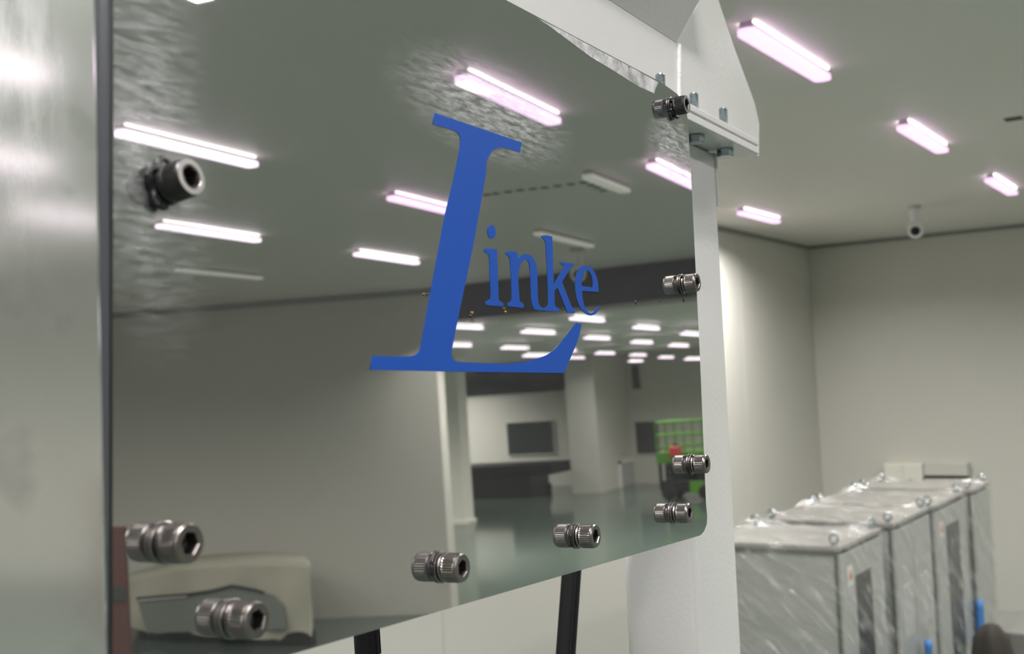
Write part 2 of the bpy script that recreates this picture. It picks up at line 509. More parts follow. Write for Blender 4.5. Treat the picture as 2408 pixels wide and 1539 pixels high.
for (a, b), lab in zip(far, far_labels):
    pa = sheet_hit(*a); da = ray(*a); da = (da - PN * (2 * da.dot(PN))).normalized()
    db = ray(*b); db = (db - PN * (2 * db.dot(PN))).normalized()
    ang = da.angle(db); mid = ((da + db) / 2).normalized()
    dist = min(1.2 * math.sqrt(1 - mid.x ** 2) / ang, 29.0 / mid.x)
    if mid.z > 0:
        dist = min(dist, (H2 - 0.08 - pa.z) / mid.z)
    c = pa + mid * dist
    half = ang * dist / math.sqrt(1 - mid.x ** 2) / 2
    lamp('ceiling_lamp', (c.x - half, c.y), (c.x + half, c.y), c.z, lab, 'far hall lamps in the mirror sheet',
         True, True, max(0.07, H2 - c.z), FAR_POWER * (0.5 if c.x > 24 else 1.0))
for x in (16.5, 20.5, 24.5, 28.5, 31.2):  # extra unseen lamps added to brighten the far hall and its wall
    for y in (-2.0, -4.6, -17.5, -20.0, -22.5, -26.0):
        if -0.60 < y / x < -0.27 and not (x > 31 and y < -16) or (x > 28 and -16 < y < -9):
            continue
        lamp('ceiling_lamp', (x, y), (x + 1.2, y), H2 - 0.062, 'added ceiling lamp brightening the far hall, hidden from the mirror sheet by the wall', 'lamps outside the picture', power=FAR_POWER * (2.5 if x > 31 else 1.2))

for x, y in ((16.0, -10.6), (19.6, -13.0), (16.0, -13.4)):  # more unseen lamps added to brighten the far hall's near column
    lamp('ceiling_lamp', (x, y), (x + 1.2, y), H2 - 0.062, 'added ceiling lamp brightening the far hall, hidden from the mirror sheet by the wall', 'lamps outside the picture', power=FAR_POWER * 1.6)

# ================================================================== THE MIRROR-POLISHED GUARD SHEET
SHEET = axes(PU, PV, PN, PO)
guard = empty('guard_sheet', matrix=SHEET)
tag(guard, 'large mirror-polished steel guard sheet with blue lettering and socket screws', 'guard sheet')
B = lambda px, py: pan(px, py)
sc1 = B(1160, 260); sc2 = B(370, 470); sc3 = B(1590, 350); sc4 = B(1330, 90); sc5 = B(300, 100)
M['mirror'] = mirror_material('mirror_polished_steel', (0.54, 0.535, 0.52), 0.012,
                              [(sc1[0], sc1[1], 0.10, 0.032, 0.75), (sc2[0], sc2[1], 0.03, 0.06, 0.35), (sc3[0], sc3[1], 0.06, 0.030, 0.95),
                               (sc5[0], sc5[1], 0.04, 0.09, 0.25)],
                              0.22, 0.35, (0.30, 1.6, 1.0), 0.05, dirt=0.05, nscale=280)
top0, top1 = B(1190, 0), B(1548, 190)
sl = (top1[1] - top0[1]) / (top1[0] - top0[0])
al = B(254, 800)[0]
bb = B(1640, 1262); b2 = B(880, 1483)
slb = (bb[1] - b2[1]) / (bb[0] - b2[0])
al = al - 0.02
outline = [(al, top0[1] + sl * (al - top0[0])), top0, top1]
outline += [B(1572, 206), B(1590, 219), B(1603, 233), B(1612, 250), B(1618, 285), B(1627, 450), B(1645, 820), B(1660, 1180),
            B(1663, 1215), B(1662, 1233), B(1656, 1250), B(1648, 1259), bb, b2, (al, b2[1] + slb * (al - b2[0]))]
MB().prism(outline, -0.002, 0.0).build('sheet', M['mirror'], guard)
# ground rim strip along the top edge
M['ground'] = mirror_material('ground_edge_steel', (0.62, 0.61, 0.60), 0.2, [(0.2, 0.15, 0.25, 0.08, 0.8)], 0.35, 1.0, (1, 1, 1), 0.2)
rim = [B(1262, 42), B(1310, 66), B(1400, 114), B(1500, 167), B(1548, 194), B(1541, 208), B(1538, 220), B(1500, 203), B(1440, 165), B(1390, 135), B(1340, 98), B(1300, 68)]
MB().prism(rim, 0.0, 0.0002).build('ground_rim', M['ground'], guard)

# lettering: flat vinyl, outline on the sheet
def spline(pts, n=4):
    return pts

def letter(loops, label):
    """outer loop and holes (pixel outlines) laid on the sheet as thin vinyl"""
    cu = bpy.data.curves.new('letter', 'CURVE'); cu.dimensions = '2D'; cu.fill_mode = 'BOTH'
    cu.extrude = 0.00008
    for lp in loops:
        sp = cu.splines.new('POLY'); sp.points.add(len(lp) - 1); sp.use_cyclic_u = True
        for i, p in enumerate(lp):
            a, b = pan(*p); sp.points[i].co = (a, b, 0, 1)
    o = bpy.data.objects.new('letter', cu); COL.objects.link(o)
    me = bpy.data.meshes.new_from_object(o.evaluated_get(bpy.context.evaluated_depsgraph_get()))
    bpy.data.objects.remove(o)
    o = bpy.data.objects.new('letter', me); COL.objects.link(o)
    me.materials.clear(); me.materials.append(M['blue'])
    o.parent = guard; o.location = (0, 0, 0.00012)
    o['label'] = label
    return o

def smooth_loop(pts, k=3):
    """Catmull-Rom through points; a point given as (x, y, 1) is a corner"""
    out = []
    n = len(pts)
    for i in range(n):
        p0, p1, p2, p3 = pts[i - 1], pts[i], pts[(i + 1) % n], pts[(i + 2) % n]
        c1 = len(p1) > 2; c2 = len(p2) > 2
        t1 = (0, 0) if c1 else ((p2[0] - p0[0]) / 2, (p2[1] - p0[1]) / 2)
        t2 = (0, 0) if c2 else ((p3[0] - p1[0]) / 2, (p3[1] - p1[1]) / 2)
        if c1 and c2:
            out.append((p1[0], p1[1])); continue
        if c1:
            t1 = (p2[0] - p1[0], p2[1] - p1[1])
        if c2:
            t2 = (p2[0] - p1[0], p2[1] - p1[1])
        for s in range(k):
            t = s / k
            h00 = 2 * t ** 3 - 3 * t ** 2 + 1; h10 = t ** 3 - 2 * t ** 2 + t
            h01 = -2 * t ** 3 + 3 * t ** 2; h11 = t ** 3 - t ** 2
            out.append((h00 * p1[0] + h10 * t1[0] + h01 * p2[0] + h11 * t2[0],
                        h00 * p1[1] + h10 * t1[1] + h01 * p2[1] + h11 * t2[1]))
    return out

def z1(x, y, *c): return (1100 + x / 5.921, 500 + y / 5.921) + c
def z2(x, y, *c): return (980 + x / 8.55, 240 + y / 8.55) + c
def z3(x, y, *c): return (850 + x / 4.378, 740 + y / 4.378) + c

bigL = [z2(355, 220, 1), z2(2105, 815, 1), z2(2070, 1015, 1), z2(1900, 960), z2(1750, 925), z2(1620, 930), z2(1520, 980), z2(1450, 1080), z2(1400, 1230), z2(1370, 1539),
        (1112, 580, 1), z3(1000, 0, 1), z3(960, 200, 1), z3(928, 370), z3(925, 420), z3(945, 465), z3(990, 487), z3(1150, 497), z3(1400, 508), z3(1560, 502), z3(1720, 480),
        z3(1880, 430), z3(2000, 350), z3(2090, 240), z3(2160, 150), z3(2205, 85, 1), z3(2265, 100, 1), z3(2235, 230), z3(2195, 340), z3(2140, 470), z3(2085, 603, 1),
        z3(1000, 590, 1), z3(85, 570, 1), z3(110, 428, 1), z3(400, 432), z3(500, 432), z3(555, 415), z3(595, 370), z3(620, 270), z3(640, 150), z3(668, 0, 1),
        (1045, 510, 1), z2(740, 1539, 1), z2(800, 1250), z2(850, 1000), z2(868, 850), z2(868, 730), z2(840, 650), z2(770, 590), z2(600, 530), z2(318, 445, 1)]
letter([smooth_loop(bigL)], 'tall blue serif capital letter L')
ibody = [z1(222, 510, 1), z1(280, 500), z1(400, 512, 1), z1(412, 760, 1), z1(425, 1180), z1(437, 1225), z1(492, 1268, 1), z1(488, 1312, 1), z1(245, 1290, 1), z1(243, 1240, 1), z1(300, 1215), z1(318, 1170),
         z1(305, 860, 1), z1(298, 650), z1(288, 600), z1(268, 575), z1(225, 545, 1)]
idot = [z1(325, 175), z1(365, 200), z1(385, 260), z1(380, 325), z1(340, 368), z1(298, 345), z1(272, 285), z1(275, 215)]
letter([smooth_loop(ibody), smooth_loop(idot, 4)], 'blue lower case letter i')
nl = [z1(528, 552, 1), z1(600, 540), z1(680, 548, 1), z1(690, 650, 1), z1(735, 600), z1(800, 578), z1(870, 600), z1(925, 665), z1(955, 760), z1(965, 860), z1(972, 1200), z1(985, 1270), z1(1010, 1310), z1(1060, 1335, 1),
      z1(1060, 1368, 1), z1(925, 1352, 1), z1(895, 1290), z1(880, 1180), z1(868, 860), z1(855, 730), z1(832, 672), z1(800, 660), z1(760, 680), z1(725, 740), z1(705, 830), z1(700, 960), z1(715, 1190), z1(728, 1240), z1(778, 1275, 1),
      z1(772, 1332, 1), z1(553, 1305, 1), z1(553, 1265, 1), z1(595, 1240), z1(610, 1190), z1(598, 860, 1), z1(588, 690), z1(580, 640), z1(562, 605), z1(530, 585, 1)]
letter([smooth_loop(nl)], 'blue lower case letter n')
kl = [z1(1025, 325, 1), z1(1090, 318), z1(1172, 335, 1), z1(1182, 600, 1), z1(1195, 1015, 1), z1(1330, 770), z1(1335, 745), z1(1318, 730), z1(1282, 715, 1), z1(1285, 690, 1), z1(1470, 715, 1), z1(1468, 745, 1), z1(1420, 780), z1(1385, 840),
      z1(1310, 970, 1), z1(1435, 1290), z1(1465, 1335), z1(1490, 1365, 1), z1(1480, 1405, 1), z1(1385, 1400, 1), z1(1365, 1350), z1(1245, 1050, 1), z1(1202, 1090, 1), z1(1207, 1260), z1(1220, 1305), z1(1272, 1345, 1),
      z1(1265, 1385, 1), z1(1065, 1368, 1), z1(1065, 1330, 1), z1(1105, 1305), z1(1118, 1250), z1(1108, 900, 1), z1(1085, 500), z1(1080, 420), z1(1060, 380), z1(1025, 350, 1)]
letter([smooth_loop(kl)], 'blue lower case letter k')
eo = [z1(1820, 1110, 1), z1(1590, 1090, 1), z1(1595, 1190), z1(1625, 1310), z1(1675, 1385), z1(1730, 1400), z1(1785, 1350), z1(1825, 1300, 1), z1(1822, 1345), z1(1785, 1405), z1(1720, 1435), z1(1650, 1415), z1(1580, 1350),
      z1(1525, 1240), z1(1498, 1100), z1(1495, 960), z1(1515, 850), z1(1560, 765), z1(1630, 738), z1(1705, 765), z1(1770, 850), z1(1805, 960)]
ei = [z1(1582, 1025, 1), z1(1740, 1045, 1), z1(1735, 950), z1(1710, 860), z1(1670, 810), z1(1630, 810), z1(1600, 870), z1(1583, 950)]
letter([smooth_loop(eo), smooth_loop(ei)], 'blue lower case letter e')

# socket screws standing proud of the sheet
def hexpts(r, rot=0.0):
    return [(r * math.cos(math.pi / 3 * k + rot), r * math.sin(math.pi / 3 * k + rot)) for k in range(6)]

def head_mesh(z0, h, r, hole):
    """knurled socket head with a real hexagonal recess"""
    bm = bmesh.new()
    n = 72
    def ring(rr, z, kn=0.0):
        return [bm.verts.new(((rr * (1 - kn * (k % 2))) * math.cos(2 * math.pi * k / n), (rr * (1 - kn * (k % 2))) * math.sin(2 * math.pi * k / n), z)) for k in range(n)]
    prof = [(r * 0.96, z0, 0), (r, z0 + 0.0006, 0.0), (r, z0 + 0.0012, 0.045), (r, z0 + h * 0.80, 0.045), (r * 0.985, z0 + h * 0.82, 0), (r * 0.975, z0 + h * 0.93, 0), (r * 0.90, z0 + h, 0)]
    rings = [ring(*p) for p in prof]
    for i in range(len(rings) - 1):
        for k in range(n):
            bm.faces.new((rings[i][k], rings[i][(k + 1) % n], rings[i + 1][(k + 1) % n], rings[i + 1][k]))
    bm.faces.new(list(reversed(rings[0])))
    def hexring(rr, z):
        out = []
        for k in range(n):
            t = 2 * math.pi * k / n
            u = (t + math.pi / 6) % (math.pi / 3) - math.pi / 6
            q = rr * math.cos(math.pi / 6) / math.cos(u)
            out.append(bm.verts.new((q * math.cos(t), q * math.sin(t), z)))
        return out
    h0 = hexring(hole * 1.06, z0 + h); h1 = hexring(hole, z0 + h - 0.0004); h2 = hexring(hole, z0 + h * 0.42)
    last = rings[-1]
    for A, Bq in ((last, h0), (h0, h1), (h1, h2)):
        for k in range(n):
            bm.faces.new((A[k], A[(k + 1) % n], Bq[(k + 1) % n], Bq[k]))
    c = bm.verts.new((0, 0, z0 + h * 0.30))
    hole_faces = []
    for k in range(n):
        hole_faces.append(bm.faces.new((h2[k], h2[(k + 1) % n], c)))
    for f in bm.faces:
        if all(v in set(h1 + h2 + [c]) for v in f.verts):
            f.material_index = 1
    bmesh.ops.recalc_face_normals(bm, faces=bm.faces)
    me = bpy.data.meshes.new('screw_head'); bm.to_mesh(me); bm.free()
    return me

def washer_mesh(split):
    mb = MB()
    mb.lathe([(0.0068, 0.0), (0.0074, 0.0002), (0.0074, 0.0012), (0.0068, 0.0014)], 40)
    return mb
hm = head_mesh(0.0034, 0.0080, 0.0063, 0.0037)
hm.materials.append(M['steel']); hm.materials.append(M['hole'])
hk = head_mesh(0.0034, 0.0080, 0.0063, 0.0037)
hk.materials.append(M['blacksteel']); hk.materials.append(M['hole'])
screws = [((387, 438), 'oily', -8, 3), ((385, 1277), 'steel', 0, 0), ((545, 1456), 'steel', 0, 0), ((1036, 1335), 'steel', 0, 0), ((1356, 1261), 'steel', 0, 0),
          ((1583, 1207), 'steel', 0, 0), ((1625, 1092), 'steel', 0, 0), ((1603, 668), 'steel', 0, 0), ((1578, 252), 'black', 0, 0)]
for i, (p, kind, tx, ty) in enumerate(screws):
    a, b = pan(*p)
    s = bpy.data.objects.new('socket_screw', hm if kind == 'steel' else hk); COL.objects.link(s)
    s.parent = guard
    s.matrix_local = Matrix.Translation((a, b, 0)) @ Matrix.Rotation(math.radians(ty), 4, 'Y') @ Matrix.Rotation(math.radians(tx), 4, 'X') @ Matrix.Rotation(0.35 * i, 4, 'Z')
    if kind != 'steel':
        s['label'] = 'blackened socket screw'
    wm = M['steel'] if kind == 'steel' else M['blacksteel']
    MB().lathe([(0.0064, 0.0), (0.0067, 0.0002), (0.0067, 0.0011), (0.0064, 0.0013)], 40).build('flat_washer', wm, s)
    # split spring washer, cut open
    mb = MB()
    pts = [(0.0053 * math.cos(t), 0.0053 * math.sin(t), 0.0024 + 0.0004 * (t / 6.0 - 0.5)) for t in [0.15 + 6.0 * k / 28 for k in range(29)]]
    mb.tube(pts, 0.00085, 6).build('spring_washer', wm, s)
    if kind != 'steel':
        mb = MB()
        pts = [((0.0078 + 0.0012 * math.sin(5 * t)) * math.cos(t), (0.0078 + 0.0012 * math.sin(5 * t)) * math.sin(t), 0.0012 + 0.0006 * math.sin(3 * t)) for t in [0.8 + 3.6 * k / 24 for k in range(25)]]
        mb.tube(pts, 0.0013, 8).build('sealant_bead', M['sealant'], s)
        mb = MB().lathe([(0.0059, 0.01145), (0.0060, 0.01155), (0.0042, 0.01158), (0.0041, 0.01145)], 40)
        # bright worn rim on the face
        bmesh.ops.delete(mb.bm, geom=[f for f in mb.bm.faces if len(f.verts) > 4], context='FACES_ONLY')
        mb.build('worn_rim', M['rimsteel'], s)
    elif i in (4, 3, 6, 7):
        mb = MB()
        pts = [((0.0074) * math.cos(t), (0.0074) * math.sin(t), 0.0004) for t in [0.9 + 1.5 * k / 12 for k in range(13)]]
        mb.tube(pts, 0.0009, 6).build('sealant_bead', M['sealant'], s)

# specks of dirt stuck to the sheet
def speck(px, py, sx, sy, rot, m_):
    a, b = pan(px, py)
    o = MB().lathe([(0.001, 0.0), (0.0009, 0.0002), (0.0004, 0.0005)], 8, wob=lambda k, z: 1 + 0.3 * math.sin(k * 2.3)).build('dirt_speck', m_, guard)
    o.matrix_local = Matrix.Translation((a, b, 0)) @ Matrix.Rotation(rot, 4, 'Z') @ Matrix.Diagonal((sx, sy, 1, 1))
for s in [(1494, 711, 0.9, 1.5, 0.4, 'dark'), (1607, 707, 0.4, 1.3, 0.4, 'dark'), (1107, 743, 1.1, 0.7, 0, 'dark'), (1110, 736, 1.2, 0.7, 0, 'orange'), (1185, 727, 1.2, 0.9, 0, 'dark'),
          (1188, 734, 1.2, 0.8, 0, 'orange'), (1005, 692, 0.8, 0.6, 0, 'dark'), (996, 692, 1.0, 0.5, 0, 'orange'), (1550, 709, 0.6, 0.5, 0, 'dark'), (1324, 726, 0.6, 0.5, 0, 'dark'), (1478, 158, 1.4, 0.5, 0.2, 'dark')]:
    speck(s[0], s[1], s[2], s[3], s[4], M[s[5]])

# ================================================================== SATIN PLATE AT THE LEFT
cov = empty('cover_plate', matrix=SHEET)
tag(cov, 'blurred satin steel cover plate at the left edge, overlapping the guard sheet', 'plate')
CZ = 0.018
ar = pan(246, 800, CZ)[0]
lamp0 = pan(70, 150, CZ); mid0 = pan(60, 60, CZ)
M['satin'] = mirror_material('satin_steel', (0.93, 0.93, 0.90), 0.10,
                             [(mid0[0] - 0.012, mid0[1], 0.03, 0.05, 0.35), (lamp0[0] - 0.01, lamp0[1] - 0.02, 0.03, 0.05, 0.25)], 0.30, 0.3, (3.0, 0.35, 1.0), 0.14, dirt=0.45)
o = MB().prism([(ar - 0.16, -0.14), (ar, -0.14), (ar, 0.20), (ar - 0.16, 0.20)], -0.003, 0).build('plate', M['satin'], cov, bevel=0.0022, segs=4)
o.matrix_local = Matrix.Translation((0, 0, CZ)) @ Matrix.Rotation(math.radians(1.5), 4, 'X')
M['seal'] = mat('grey_edge_seal', (0.075, 0.08, 0.095), 0.3)
def strip(xl, xr, c):
    return [pan(xl, 1900, c), pan(xr, 1900, c), pan(xr + 3, -300, c), pan(xl + 3, -300, c)]
MB().prism(strip(215, 258, 0.006), 0.0020, 0.0066).build('edge_gasket', M['seal'], cov, bevel=0.0020, segs=5)
MB().prism(strip(240, 265, 0.002), 0.0004, 0.0018).build('gap_shadow_strip', M['black'], cov)  # dark strip stands in for the shade between plate and sheet

# ================================================================== WHITE MACHINE FRAME
NH = Vector((PN.x, PN.y, 0)).normalized()
FO = Vector((PO.x, PO.y, 0))
FRAME = axes(PU, NH, Vector((0, 0, 1)), FO)        # local x along the sheet, y towards the camera, z up from the floor
FI = FRAME.inverted()

def fr(px, py, y):
    """point seen at a pixel on the frame's plane y"""
    r = ray(px, py); n = NH
    t = (FO.dot(n) + y - EYE.dot(n)) / r.dot(n)
    return FI @ (EYE + r * t)
def topx(p):
    q = FRAME @ Vector(p) - EYE
    return (1204 + FPX * q.dot(RIGHT) / q.dot(FWD), 769.5 - FPX * q.dot(UP) / q.dot(FWD))

frame = empty('machine_frame', matrix=FRAME)
tag(frame, 'glossy white welded machine frame with post, bolted flange and gusset behind the guard sheet', 'machine frame')
YF = -0.030        # flange near edge
YP = -0.058        # post face
pc = fr(1637, 1350, YP).x; pr = (fr(1740, 1400, YP).x + fr(1684, 420, YP).x) / 2
# post depth from its far left edge
yb = YP - 0.02
while topx((pc, yb, fr(1635, 1400, YP).z))[0] > 1472 and yb > YP - 0.4:
    yb -= 0.002
fu = fr(1620, 240, YF); fm = fr(1700, 303, YF); fb = fr(1785, 362, YF)
zt = (fr(1620, 243, YF).z + fr(1783, 326, YF).z) / 2       # top of upper flange plate
zm = (fr(1625, 266, YF).z + fr(1785, 344, YF).z) / 2       # joint
zb = (fr(1620, 284, YF).z + fr(1785, 362, YF).z) / 2       # underside
xe = fr(1785, 362, YF).x
x0 = pc - 0.07
MB().box(pc, pr, yb, YP, 0.0, zb).build('post', M['white'], frame, bevel=0.006, segs=4)
MB().box(x0, xe, yb - 0.03, YF, zb, zm - 0.0004).build('flange_plate', M['white'], frame, bevel=0.0008)
MB().box(x0, xe, yb - 0.03, YF, zm + 0.0004, zt).build('flange_plate', M['white'], frame, bevel=0.0012)
YG = YP + 0.002
g = lambda x, y: fr(x, y, YG)
gp = [g(1596, 338), g(1783, 332), g(1786, 292), g(1776, 245), g(1760, 200), g(1725, 105), g(1690, 0), g(1668, -70), g(1655, -90), g(1640, 10), g(1591, 100)]
gp[0].z = zt; gp[1].z = zt
mb = MB(); mb.prism([(p.x, p.z) for p in gp], -YG, -YG + 0.003)
o = mb.build('gusset_plate', M['white'], frame, bevel=0.0008); o.matrix_local = Matrix.Rotation(math.radians(90), 4, 'X')
zbt = fr(1590, 100, YG).z
MB().box(-0.55, g(1597, 200).x, YG - 0.012, YG, zt - 0.03, zbt).build('lower_web', M['white'], frame, bevel=0.001)
def fslope(px, py, k):
    """pixel on the sloped underside rising towards the camera from the web's top line"""
    a = FI @ EYE; d = FI.to_3x3() @ ray(px, py)
    t = (zbt - a.z + k * (a.y - YG)) / (d.z - k * d.y)
    return a + d * t
KS = 2.5
ov = [fslope(1591, 100, KS), fslope(1645, 0, KS), fslope(1664, -35, KS)]
bm = bmesh.new()
lo = [(-0.55, YG, zbt), (ov[0].x, YG, zbt), tuple(ov[1]), tuple(ov[2]), (-0.55, ov[2].y, ov[2].z)]
up = [(-0.55, YG - 0.13, zbt), (ov[0].x, YG - 0.13, zbt), (ov[1].x, ov[1].y - 0.01, ov[1].z + 0.03), (ov[2].x, ov[2].y - 0.01, ov[2].z + 0.03), (-0.55, ov[2].y - 0.01, ov[2].z + 0.03)]
lv = [bm.verts.new(p) for p in lo]; uv = [bm.verts.new(p) for p in up]
bm.faces.new(lv); bm.faces.new(list(reversed(uv)))
for q in range(5):
    bm.faces.new((lv[q], lv[(q + 1) % 5], uv[(q + 1) % 5], uv[q]))
mb = MB(); mb.bm.free(); mb.bm = bm
mb.build('beam_flange', M['white'], frame)
pt = [(g(1594, y).x, YG + 0.0008, g(1594, y).z) for y in (105, 170, 240, 330)]
MB().tube(pt, 0.0022, 8).build('weld_seam', M['weld'], frame)
pt = [(pr - 0.001, YP - 0.001, zb - 0.001 - 0.012 * k) for k in range(5)]
MB().tube(pt, 0.0028, 8).build('weld_seam', M['weld'], frame)
# flange bolts
def thread_mesh(r, h):
    mb = MB(); n = 20; turns = int(h / 0.00125); steps = turns * 2
    prof = [(r * (0.86 if k % 2 else 1.0), h * k / steps) for k in range(steps)] + [(r * 0.8, h)]
    mb.lathe(prof, n)
    return mb
ys = -0.046
for k, (sx, sy) in enumerate([(1553, 195), (1632, 240), (1701, 275)]):
    q = fr(sx, sy, ys); tip = fr(sx, sy - (20 if k else 20), ys).z
    th = thread_mesh(0.0040, max(0.012, tip - zt + 0.0)).build('stud', M['zinc'], frame)
    th.location = (q.x, ys, zt)
    if k == 0:
        th.location = (q.x, ys, zt - 0.0)
    mb = MB(); mb.prism(hexpts(0.0075, 0.2), -0.0068, 0.0)
    hb = mb.build('hex_head', M['zinc'], frame, bevel=0.0007); hb.location = (q.x, ys, zb)
# supports that carry the guard sheet (behind it)
MB().box(0.20, pc + 0.001, YP - 0.016, YP - 0.004, 2.95, 2.99).build('sheet_bracket', M['white'], frame)
MB().box(0.20, 0.22, YP - 0.005, -0.0035, 2.955, 2.985).build('sheet_bracket', M['white'], frame)
MB().box(-0.30, -0.24, YP - 0.001, -0.0045, 3.02, 3.06).build('sheet_bracket', M['white'], frame)
MB().box(-0.32, -0.22, YG - 0.05, YP, 0.0, zbt).build('post', M['white'], frame, bevel=0.004)

# black ribbed hose loop hanging behind the sheet
hose = empty('hose_loop', matrix=FRAME)
tag(hose, 'black ribbed hose loop hanging down behind the guard sheet', 'hose')
YH = YG - 0.108
h1 = [fr(861, 1492, YH), fr(864, 1539, YH)]; h2 = [fr(1343, 1345, YH), fr(1329, 1539, YH)]
pts = []
d1 = (h1[1] - h1[0]); d1 /= abs(d1.z)
d2 = (h2[1] - h2[0]); d2 /= abs(d2.z)
for k in range(8):
    z = zbt - 0.001 - (zbt - 0.001 - h1[1].z) * k / 7
    pts.append(Vector((h1[1].x - d1.x * (z - h1[1].z), YH, z)))
for k in range(1, 5):
    pts.append(pts[7] + d1 * (0.09 * k))
e1 = pts[-1].copy()
e2 = h2[1] + d2 * (h2[1].z - e1.z)
for k in range(1, 12):
    t = math.pi * k / 12
    cxh = (e1.x + e2.x) / 2; rr = abs(e2.x - e1.x) / 2
    pts.append(Vector((cxh - rr * math.cos(t) * (1 if e2.x > e1.x else -1), YH, e1.z - rr * math.sin(t))))
for k in range(12):
    z = e1.z + (zbt - 0.001 - e1.z) * k / 11
    pts.append(Vector((h2[1].x - d2.x * (z - h2[1].z), YH, z)))
wpx = 43.0
rr_ = (wpx / 2) * (EYE - FRAME @ h2[0]).length / FPX
mb = MB()
mb.tube(pts, rr_, 16)

hz = mb.build('hose', M['rubber'], hose, smooth=True)
mb = MB()
for k in range(16):
    pass
for s_ in (-0.55, 0.0, 0.55):
    mb.tube([p + Vector((s_ * rr_, rr_ * math.sqrt(1 - s_ * s_), 0)) for p in pts[:8]], 0.0009, 5)
    mb.tube([p + Vector((s_ * rr_, rr_ * math.sqrt(1 - s_ * s_), 0)) for p in pts[-12:]], 0.0009, 5)
mb.build('rib', M['rubber'], hose)

# ================================================================== WRAPPED CABINETS
def cabinet(x0, x1, y0, y1, label, doors, gap_right=True, near=False):
    h = 2.0
    r = empty('control_cabinet', (x0, y0, 0))
    tag(r, label, 'cabinet', 'control cabinets in a row')
    W_ = x1 - x0; D_ = y1 - y0
    MB().box(0, W_, 0.03, D_, 0.06, h - 0.03).build('body', M['cabinet'], r, bevel=0.006)
    MB().box(0.0, W_, 0.0, D_, h - 0.028, h).build('top_panel', M['cabtop'], r, bevel=0.004)
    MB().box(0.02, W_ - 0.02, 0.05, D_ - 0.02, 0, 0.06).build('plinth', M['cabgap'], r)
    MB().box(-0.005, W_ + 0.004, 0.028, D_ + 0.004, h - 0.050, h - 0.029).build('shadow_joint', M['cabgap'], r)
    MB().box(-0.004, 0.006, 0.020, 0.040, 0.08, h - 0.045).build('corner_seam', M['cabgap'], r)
    for (a, b, win, tagged, panel) in doors:
        d = MB().box(a * W_ + 0.008, b * W_ - 0.008, 0.0, 0.026, 0.08, h - 0.05).build('door', M['cabinet'], r, bevel=0.004)
        w0, w1 = a * W_, b * W_; ww = w1 - w0
        if win:
            MB().box(w0 + ww * win[0], w0 + ww * win[1], -0.004, 0.002, 0.35, h - win[2]).build('door_window', M['cabglass'], d, bevel=0.001)
        if tagged:
            MB().box(w0 + ww * 0.13, w0 + ww * 0.24, -0.0015, 0.0, h - 0.24, h - 0.13).build('warning_sticker', M['tag'], d)
            mb = MB()
            mb.prism([(w0 + ww * 0.145, h - 0.205), (w0 + ww * 0.225, h - 0.205), (w0 + ww * 0.185, h - 0.145)], 0, 0.001)
            o_ = mb.build('warning_triangle', M['tagred'], d)
            o_.matrix_local = Matrix(((1, 0, 0, 0), (0, 0, -1, -0.0016), (0, 1, 0, 0), (0, 0, 0, 1)))
            MB().box(w0 + ww * 0.11, w0 + ww * 0.26, -0.0015, 0.0, h - 0.275, h - 0.255).build('text_strip', M['labelgrey'], d)
        if panel:
            MB().box(w0 + ww * 0.25, w0 + ww * 0.75, -0.003, 0.0, h - 0.75, h - 0.42).build('info_plate', M['labelgrey'], d)
    for (ex, ey) in ((0.045, 0.05), (W_ - 0.045, 0.05), (0.045, D_ - 0.05), (W_ - 0.045, D_ - 0.05)):
        mb = MB()
        mb.lathe([(0.016, h), (0.016, h + 0.008), (0.009, h + 0.012)], 12, (ex, ey))
        ring = [(ex, ey + 0.024 * math.cos(t), h + 0.036 + 0.024 * math.sin(t)) for t in [2 * math.pi * k / 16 for k in range(17)]]
        mb.tube(ring, 0.0065, 8)
        mb.build('lifting_eye', M['zinc'], r)
    # thin wrap with tents over the eyes
    bm = bmesh.new()
    nx, nz, ny = 10, 16, 8
    off = 0.012
    def wr(u, v, s):
        return 0.006 * math.sin(u * 9 + v * 5 + s) * math.sin(v * 13 + s * 2)
    def grid(fn, a_, b_):
        vs = [[bm.verts.new(fn(i / a_, j / b_)) for j in range(b_ + 1)] for i in range(a_ + 1)]
        for i in range(a_):
            for j in range(b_):
                bm.faces.new((vs[i][j], vs[i + 1][j], vs[i + 1][j + 1], vs[i][j + 1]))
    grid(lambda u, v: (u * (W_ + 2 * off) - off, -off - abs(wr(u, v, 1)), 0.1 + v * (h - 0.09)), nx, nz)
    grid(lambda u, v: (-off - abs(wr(u, v, 2)), u * (D_ + off) - off, 0.1 + v * (h - 0.09)), ny, nz)
    def tp(u, v):
        x = u * (W_ + 2 * off) - off; y = v * (D_ + off) - off
        z = h + 0.008
        for (ex, ey) in ((0.045, 0.05), (W_ - 0.045, 0.05), (0.045, D_ - 0.05), (W_ - 0.045, D_ - 0.05)):
            d_ = math.hypot(x - ex, y - ey); z = max(z, h + 0.06 - 0.22 * d_)
        return (x, y, z)
    grid(tp, 16, 16)
    me = bpy.data.meshes.new('wrap_film'); bm.to_mesh(me); bm.free(); me.materials.append(M['film'])
    for p in me.polygons:
        p.use_smooth = True
    o_ = bpy.data.objects.new('wrap_film', me); COL.objects.link(o_); o_.parent = r
    return r
cabinet(6.335, 7.15, 2.05, 2.90, 'nearest wrapped grey cabinet with its plain side turned to the white post', [(0, 1, (0.30, 0.66, 0.20), True, False)], near=True)
c2 = cabinet(7.36, 8.26, 2.03, 2.90, 'wrapped grey cabinet with two narrow plain doors, second in the row', [(0, 0.47, None, False, True), (0.47, 1, None, False, True)])
c3 = cabinet(8.31, 9.29, 2.01, 2.90, 'wrapped grey cabinet with warning sticker and window, third in the row', [(0, 1, (0.32, 0.72, 0.18), True, False)])
